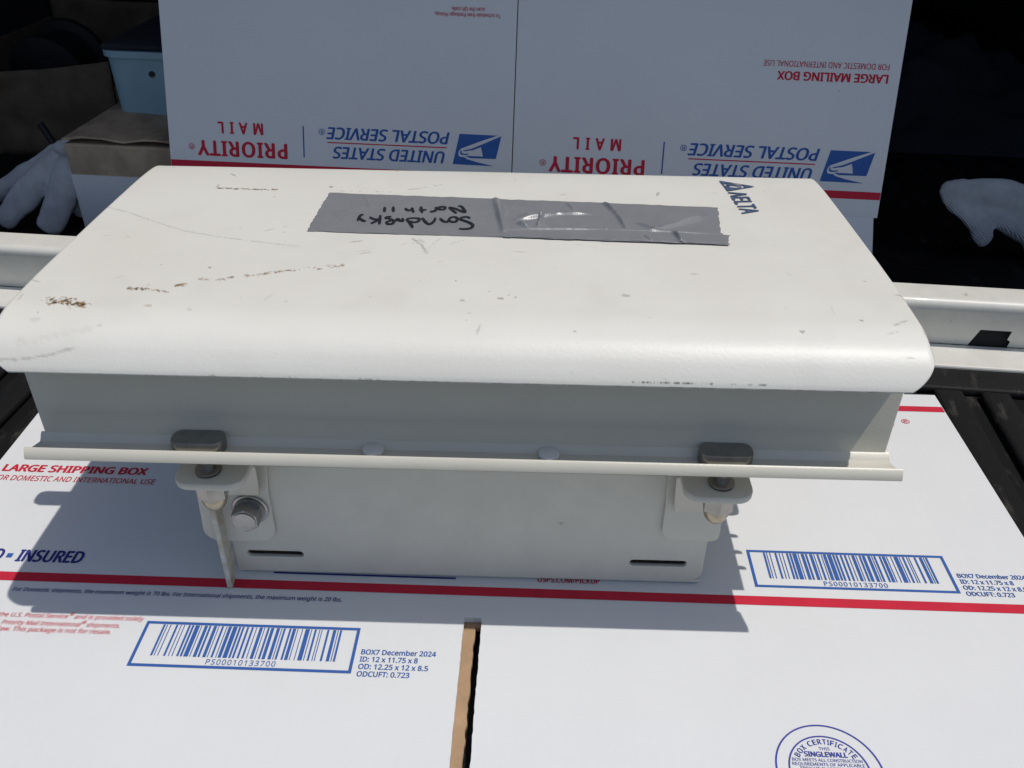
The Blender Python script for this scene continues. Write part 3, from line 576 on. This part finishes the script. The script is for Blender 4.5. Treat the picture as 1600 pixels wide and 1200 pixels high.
# ---- mounting bracket under the body
FR = lambda y: frame((0, y, 0), (1, 0, 0), (0, 0, 1), (0, -1, 0))
def bent_channel():
    """folded sheet: front wall, bend, floor plate, back wall"""
    pass
slot = lambda x0, x1, z0, z1: rrect(x0, x1, z0, z1, (z1 - z0) / 2 * .98, 5)
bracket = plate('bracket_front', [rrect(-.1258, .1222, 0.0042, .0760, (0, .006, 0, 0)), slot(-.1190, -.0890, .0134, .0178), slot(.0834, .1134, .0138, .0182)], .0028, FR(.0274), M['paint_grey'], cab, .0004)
# bend and floor of the folded sheet
v, f = [], []; sec = []
for a in range(0, 91, 15): sec.append((.0260 + .0042 - .0042 * math.cos(math.radians(a)), .0042 - .0042 * math.sin(math.radians(a))))
sec += [(.150, 0.0)]
inn = [(y + (.0028 * math.cos(math.radians(min(i * 15, 90))) if i < 7 else 0), z + (.0028 * math.sin(math.radians(min(i * 15, 90))))) for i, (y, z) in enumerate(sec)]
lp = [(y, z + .0002) for y, z in sec] + [(y, z + .0002) for y, z in inn[::-1]]
plate('bracket_floor', [lp], .2475, frame((-.00205, 0, 0), (0, 1, 0), (0, 0, 1), (1, 0, 0)), M['paint_grey'], cab)
R_ = .040; arc = [(.0260 + R_ - R_ * math.cos(math.radians(a)), .0762 + R_ * math.sin(math.radians(a))) for a in range(0, 73, 6)]
arc2 = [(.0260 + R_ - (R_ - .0028) * math.cos(math.radians(a)), .0762 + (R_ - .0028) * math.sin(math.radians(a))) for a in range(0, 73, 6)]
o = plate('bracket_shoulder', [arc + arc2[::-1]], .2475, frame((-.00205, 0, 0), (0, 1, 0), (0, 0, 1), (1, 0, 0)), M['paint_grey'], cab, 0, True)
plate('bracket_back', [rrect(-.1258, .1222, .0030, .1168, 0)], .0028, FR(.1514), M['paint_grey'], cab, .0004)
for x_ in (-.1240, .1205):  # unseen end plates, added to keep sunlight from showing through the slots
    plate('bracket_sun_block', [[(.0296, .0035), (.1496, .0035), (.1496, .1165), (.0600, .1130), (.0420, .1000), (.0296, .0740)]], .0024, frame((x_, 0, 0), (0, 1, 0), (0, 0, 1), (1, 0, 0)), M['paint_grey'], cab)
# side gusset folded forward at the left end
gl = [(.0257, .0095), (.0225, .0060), (.0195, .0012), (.0165, .0002), (.0148, .0008), (.0146, .0030), (.0150, .0300), (.0150, .0560), (.0180, .0640), (.0257, .0700)]
plate('gusset', [gl], .0028, frame((-.12735, 0, 0), (0, 1, 0), (0, 0, 1), (1, 0, 0)), M['edge'], cab, .0005)
def ear(name, sgn, xo, xi, zb, xt):
    """flat lug against the bracket, rounded below"""
    r = .008; lp = rrect(min(xo, xi), max(xo, xi), zb, .060, (r if sgn < 0 else .0075, r if sgn < 0 else .004, 0, 0))
    lp = [p for p in lp if p[1] < .0595]
    a = [(max(xo, xi), .0600), (max(xo, xi) if sgn > 0 else xt, .1168), (xt if sgn > 0 else min(xo, xi) + .010, .1168), (min(xo, xi), .0600)]
    if sgn < 0: a = [(xi, .060), (xt, .1168), (-.125, .1168), (-.125, .062), (xo + .001, .056)]
    lp = sorted(lp, key=lambda p: 0) + a
    return plate(name, [lp], .0026, FR(.0246), M['paint_grey'], cab, .0004)
ear('lug', -1, -.1382, -.1008, .0268, -.0955); ear('lug', 1, .1268, .0974, .0352, .0945)
def arm(sgn, tab, top, bot, zbot):
    """sloping strip from the lug up to the clamp tab"""
    x0t, x1t = top; x0b, x1b = bot; V0 = np.array((0, -.0010, .0985)); V1 = np.array((0, .0212, zbot)); d = V0 - V1; L_ = np.linalg.norm(d); dv = d / L_
    n = np.cross((1, 0, 0), dv)
    plate('arm', [[(x0b, 0), (x1b, 0), (x1t, L_), (x0t, L_)]], .0026, frame(V1, (1, 0, 0), dv, n), M['paint_grey'], cab, .0004)
    x0, x1 = tab; loop = rrect(x0, x1, -.0185, .0020, (.0075, .0075, 0, 0)); cx = -.1135 if sgn < 0 else .1137
    hole = [(cx + .0052 * math.cos(t), -.0085 + .0052 * math.sin(t)) for t in [2 * math.pi * i / 24 for i in range(24)]]
    plate('clamp_tab', [loop, hole], .0034, frame((0, 0, .0993), (1, 0, 0), (0, 1, 0), (0, 0, 1)), M['paint_grey'], cab, .0006, True)
    # hammer-head bolt, washer, nut and dome
    bm = bmesh.new(); hx = -.1113 if sgn < 0 else .1112
    lp = rrect(hx - .0112, hx + .0112, -.0212, -.0113, .0040, 6)
    b = plate('clamp_bolt', [lp], .0062, frame((0, 0, .1228), (1, 0, 0), (0, 1, 0), (0, 0, 1)), M['steel_dark'], cab, .0006, True)
    cyl(bm, (cx, -.0085, .1070), (0, 0, 1), .0032, .0290, 20); bmo('shank', bm, M['steel'], b, True, 40)
    bm = bmesh.new(); cyl(bm, (cx, -.0085, .1020), (0, 0, 1), .0058, .0012, 24, bev=.0003); bmo('washer', bm, M['steel_dark'], b, True, 40)
    bm = bmesh.new(); cyl(bm, (cx, -.0085, .0969), (0, 0, 1), .0064, .0012, 24, bev=.0003); bmo('washer', bm, M['steel'], b, True, 40)
    bm = bmesh.new(); cyl(bm, (cx, -.0085, .0917), (0, 0, 1), .0072, .0092, 6, bev=.0004); nut = bmo('nut', bm, M['steel'], cab)
    bm = bmesh.new(); bmesh.ops.create_uvsphere(bm, u_segments=24, v_segments=12, radius=.0059, matrix=Matrix.Translation((cx, -.0085, .0862)) @ Matrix.Diagonal((1, 1, 1.3, 1)))
    bmesh.ops.delete(bm, geom=[q for q in bm.verts if q.co.z > .0890], context='VERTS'); bmo('dome', bm, M['brass'], nut, True)
arm(-1, (-.1275, -.0962), (-.1240, -.0950), (-.1205, -.1042), .0620)
arm(1, (.0968, .1272), (.0952, .1262), (.1014, .1268), .0585)
# hex bolt through the left lug
hb = empty('hex_bolt'); hb.parent = cab
hb2 = bmesh.new(); cyl(hb2, (-.1120, .0182, .0490), (0, 1, 0), .0074, .0075, 6, bev=.0007); cyl(hb2, (-.1120, .0142, .0490), (0, 1, 0), .0056, .0008, 24)
bpy.data.objects.remove(hb)
hb = bmo('hex_bolt', hb2, M['steel'], cab)
bm = bmesh.new(); cyl(bm, (-.1112, .0225, .0500), (0, 1, 0), .0093, .0011, 32, bev=.0003); bmo('washer', bm, M['steel'], hb, True, 40)
bm = bmesh.new(); cyl(bm, (-.1112, .0216, .0500), (0, 1, 0), .0080, .0012, 32); bmo('spring_washer', bm, M['steel_dark'], hb, True, 40)

# ------------------------------------------------------------------ things in the bed behind (placed in the truck's frame)
TM = Matrix.Rotation(TY, 4, 'Z')
def tplace(name, loc, rz=0): return empty(name, TM @ Vector(loc), TY + rz)
# open brown carton with a white lower front
c1 = tag(tplace('carton', (-.33, .63, FLOOR)), 'scuffed brown carton with white lower front beside the left glove', 'carton')
def walls(par, x0, x1, y0, y1, z0, z1, mt):
    bm = bmesh.new(); box(bm, x0, x1, y0, y1, z0, z1, .002); return bmo('carton_body', bm, mt, par)
walls(c1, -.120, .120, -.170, .170, 0, .0905, M['kraft_old'])
bm = bmesh.new(); box(bm, -.1195, .1195, -.1716, -.1702, .001, .0610); bmo('white_label', bm, M['card'], c1)
v, f = [], []   # torn top flap, lifted a little
for i in range(25):
    x = -.120 + .24 * i / 24; v += [(x, -.170, .0925 + .0035 * abs(math.sin(i * .55)) + random.uniform(0, .001)), (x, -.02, .0922)]
for i in range(24): f.append((2 * i, 2 * i + 2, 2 * i + 3, 2 * i + 1))
o = pyd('top_flap', v, f, M['kraft_old'], c1); md = o.modifiers.new('t', 'SOLIDIFY'); md.thickness = .002; md.offset = 1
# pale blue plastic tray on that carton
t1 = tag(tplace('plastic_tray', (-.286, .650, FLOOR + .0945)), 'pale blue plastic tray standing on the scuffed brown carton', 'tray')
def tray():
    bm = bmesh.new(); hx0, hy0, hx1, hy1, h = .1485, .109, .150, .112, .062
    def lp(hx, hy, z, r): return [bm.verts.new((x, y, z)) for x, y in rrect(-hx, hx, -hy, hy, r, 5)]
    L = [lp(hx0, hy0, 0, .012), lp(hx1, hy1, h - .006, .015), lp(hx1 + .003, hy1 + .003, h - .006, .017), lp(hx1 + .003, hy1 + .003, h, .017), lp(hx1 - .002, hy1 - .002, h, .014), lp(hx0 - .002, hy0 - .002, .003, .011)]
    n = len(L[0])
    for a, b in zip(L[:-1], L[1:]):
        for i in range(n): bm.faces.new((a[i], a[(i + 1) % n], b[(i + 1) % n], b[i]))
    bm.faces.new(L[0]); bm.faces.new(L[-1])
    o = bmo('tray_shell', bm, M['bin'], t1, True, 35)
    bm = bmesh.new(); cyl(bm, (-.103, -.1102, .041), (0, 1, 0), .0028, .006, 16); bmo('drain_hole', bm, M['black'], t1)
    bm = bmesh.new(); box(bm, -.1495, .1495, -.1135, .1135, .0624, .0680, .003); bmo('dark_cover', bm, M['dark_cloth'], t1)
tray()
# sagging brown carton at the far left, dark things in it
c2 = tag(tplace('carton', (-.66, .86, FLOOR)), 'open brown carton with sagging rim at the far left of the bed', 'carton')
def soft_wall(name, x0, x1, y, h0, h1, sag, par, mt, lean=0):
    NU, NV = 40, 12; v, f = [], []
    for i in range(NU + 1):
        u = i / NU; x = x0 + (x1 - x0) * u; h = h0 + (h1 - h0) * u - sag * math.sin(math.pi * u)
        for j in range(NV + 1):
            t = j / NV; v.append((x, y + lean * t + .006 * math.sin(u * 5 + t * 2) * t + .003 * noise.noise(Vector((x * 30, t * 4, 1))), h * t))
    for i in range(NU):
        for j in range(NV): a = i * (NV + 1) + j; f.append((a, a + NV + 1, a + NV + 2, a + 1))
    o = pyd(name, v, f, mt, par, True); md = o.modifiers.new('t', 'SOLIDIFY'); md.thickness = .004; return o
soft_wall('front_wall', -.09, .160, -.20, .093, .112, .004, c2, M['kraft_shaded'], -.004)
soft_wall('back_wall', -.09, .160, .12, .11, .11, .0, c2, M['kraft_shaded'])
bm = bmesh.new(); box(bm, -.09, .160, -.20, .12, 0, .004); bmo('carton_floor', bm, M['kraft_shaded'], c2)
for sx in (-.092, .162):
    bm = bmesh.new(); box(bm, sx - .002, sx + .002, -.2, .122, 0, .085); bmo('side_wall', bm, M['kraft_shaded'], c2)
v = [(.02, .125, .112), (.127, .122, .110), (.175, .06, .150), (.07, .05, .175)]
o = pyd('raised_flap', v, [(0, 1, 2, 3)], M['kraft_shaded'], c2); md = o.modifiers.new('t', 'SOLIDIFY'); md.thickness = .004
k1 = tag(tplace('cable_reel', (-.655, .79, FLOOR + .0045)), 'black cable reel inside the sagging brown carton', 'reel')
bm = bmesh.new(); cyl(bm, (0, 0, .052), (0, 1, .12), .050, .010, 40, bev=.002); cyl(bm, (0, .06, .060), (0, 1, .12), .050, .010, 40, bev=.002); cyl(bm, (0, .03, .056), (0, 1, .12), .038, .05, 32); bmo('spool', bm, M['black'], k1, True, 40)
bm = bmesh.new(); cyl(bm, (.004, -.008, .056), (0, 1, .12), .018, .008, 24, bev=.002); bmo('hub', bm, M['dark_cloth'], k1, True, 40)
# black rod leaning on the brown carton
rd = bmesh.new(); cyl(rd, (.0153, -.0097, .0348), (.55, -.35, -.62), .0036, .08, 12); rod = bmo('black_rod', rd, M['black'], None, True, 40); rod.location = TM @ Vector((-.545, .585, FLOOR)); rod.rotation_euler = (0, 0, TY)
tag(rod, 'thin black rod leaning against the sagging brown carton', 'rod')
# gloves
def glove(name, chains, loc, label, flatten=.55):
    """limp knitted glove: swept rounded fingers and palm, fused and smoothed"""
    bm = bmesh.new()
    for ch in chains:
        pts = catmull([c[:3] for c in ch], 7); rad = catmull([(c[3], 0, 0) for c in ch], 7)[:, 0]
        for p, r in zip(pts, rad):
            bmesh.ops.create_icosphere(bm, subdivisions=2, radius=r, matrix=Matrix.Translation(p) @ Matrix.Diagonal((1, flatten, 1, 1)))
    me = bpy.data.meshes.new('tmp'); bm.to_mesh(me); bm.free(); o = bpy.data.objects.new('tmp', me); COL.objects.link(o)
    md = o.modifiers.new('r', 'REMESH'); md.mode = 'VOXEL'; md.voxel_size = .0016; m2 = o.modifiers.new('s', 'SMOOTH'); m2.iterations = 6; m2.factor = .6
    dg = bpy.context.evaluated_depsgraph_get(); me2 = bpy.data.meshes.new_from_object(o.evaluated_get(dg)); bpy.data.objects.remove(o)
    n = len(me2.vertices); co = np.empty(n * 3); me2.vertices.foreach_get('co', co); co = co.reshape(-1, 3)
    for i in range(n):
        p = Vector(co[i]); co[i] += np.array(noise.noise_vector(p * 34)) * .0036 + np.array(noise.noise_vector(p * 140)) * .0006
    me2.vertices.foreach_set('co', co.ravel()); me2.update(); me2.name = name
    g = link(name, me2, M['glove'], None, True); g.location = TM @ Vector(loc); g.rotation_euler = (0, 0, TY); tag(g, label, 'glove', 'white knit gloves'); return g
L0 = (-.49, .47, FLOOR)
def rel(pts, o=L0): return [(x - o[0], y - o[1], z - o[2], r) for x, y, z, r in pts]
glove('work_glove', [rel([(-.474, .475, .044, .0140), (-.490, .464, .028, .0140), (-.507, .456, .010, .0140), (-.521, .452, -.003, .0125)]),
                     rel([(-.455, .470, .042, .0140), (-.463, .460, .022, .0145), (-.472, .454, .004, .0145), (-.480, .451, -.008, .0125)]),
                     rel([(-.446, .480, .034, .011), (-.450, .474, .016, .0105), (-.458, .468, .0, .0095)]),
                     rel([(-.478, .490, .046, .0125), (-.505, .488, .031, .0120), (-.530, .484, .018, .0115), (-.55, .482, .008, .010)]),
                     rel([(-.466, .488, .047, .0165), (-.450, .498, .048, .0165), (-.44, .51, .03, .016)])], L0, 'white knit glove with drooping fingers beside the brown carton', .5)
R0 = (.41, .50, FLOOR)
glove('work_glove', [rel([(.366, .500, .052, .0095), (.390, .500, .052, .0135), (.414, .500, .048, .0165), (.436, .500, .040, .018), (.462, .500, .030, .02)], R0),
                     rel([(.367, .498, .047, .0085), (.385, .496, .033, .0095), (.398, .494, .020, .0100), (.409, .492, .009, .0085)], R0),
                     rel([(.382, .500, .042, .012), (.403, .500, .033, .015), (.428, .500, .029, .017), (.450, .498, .016, .017)], R0),
                     rel([(.396, .498, .030, .011), (.406, .495, .016, .0090)], R0),
                     rel([(.440, .500, .030, .017), (.456, .497, .010, .016), (.464, .495, -.004, .015)], R0)], R0, 'white knit glove lying in the dark right side of the bed', .5)
# dark crumpled tarp in the right corner of the bed
NU = 60; v, f = [], []
for i in range(NU + 1):
    for j in range(NU + 1):
        x = .02 + .46 * i / NU; y = -.05 + .45 * j / NU
        h = max(0, math.sin(math.pi * i / NU) * math.sin(math.pi * j / NU)) ** .6
        v.append((x, y, .003 + h * (.07 + .06 * noise.noise(Vector((x * 9, y * 9, 3))) + .03 * noise.noise(Vector((x * 26, y * 26, 5))))))
for i in range(NU):
    for j in range(NU): a = i * (NU + 1) + j; f.append((a, a + NU + 1, a + NU + 2, a + 1))
tp = pyd('tarp', v, f, M['dark_cloth'], None, True); tp.location = TM @ Vector((.22, .85, FLOOR)); tp.rotation_euler = (0, 0, TY)
tag(tp, 'dark crumpled tarp in the shadow behind the right glove', 'tarp')
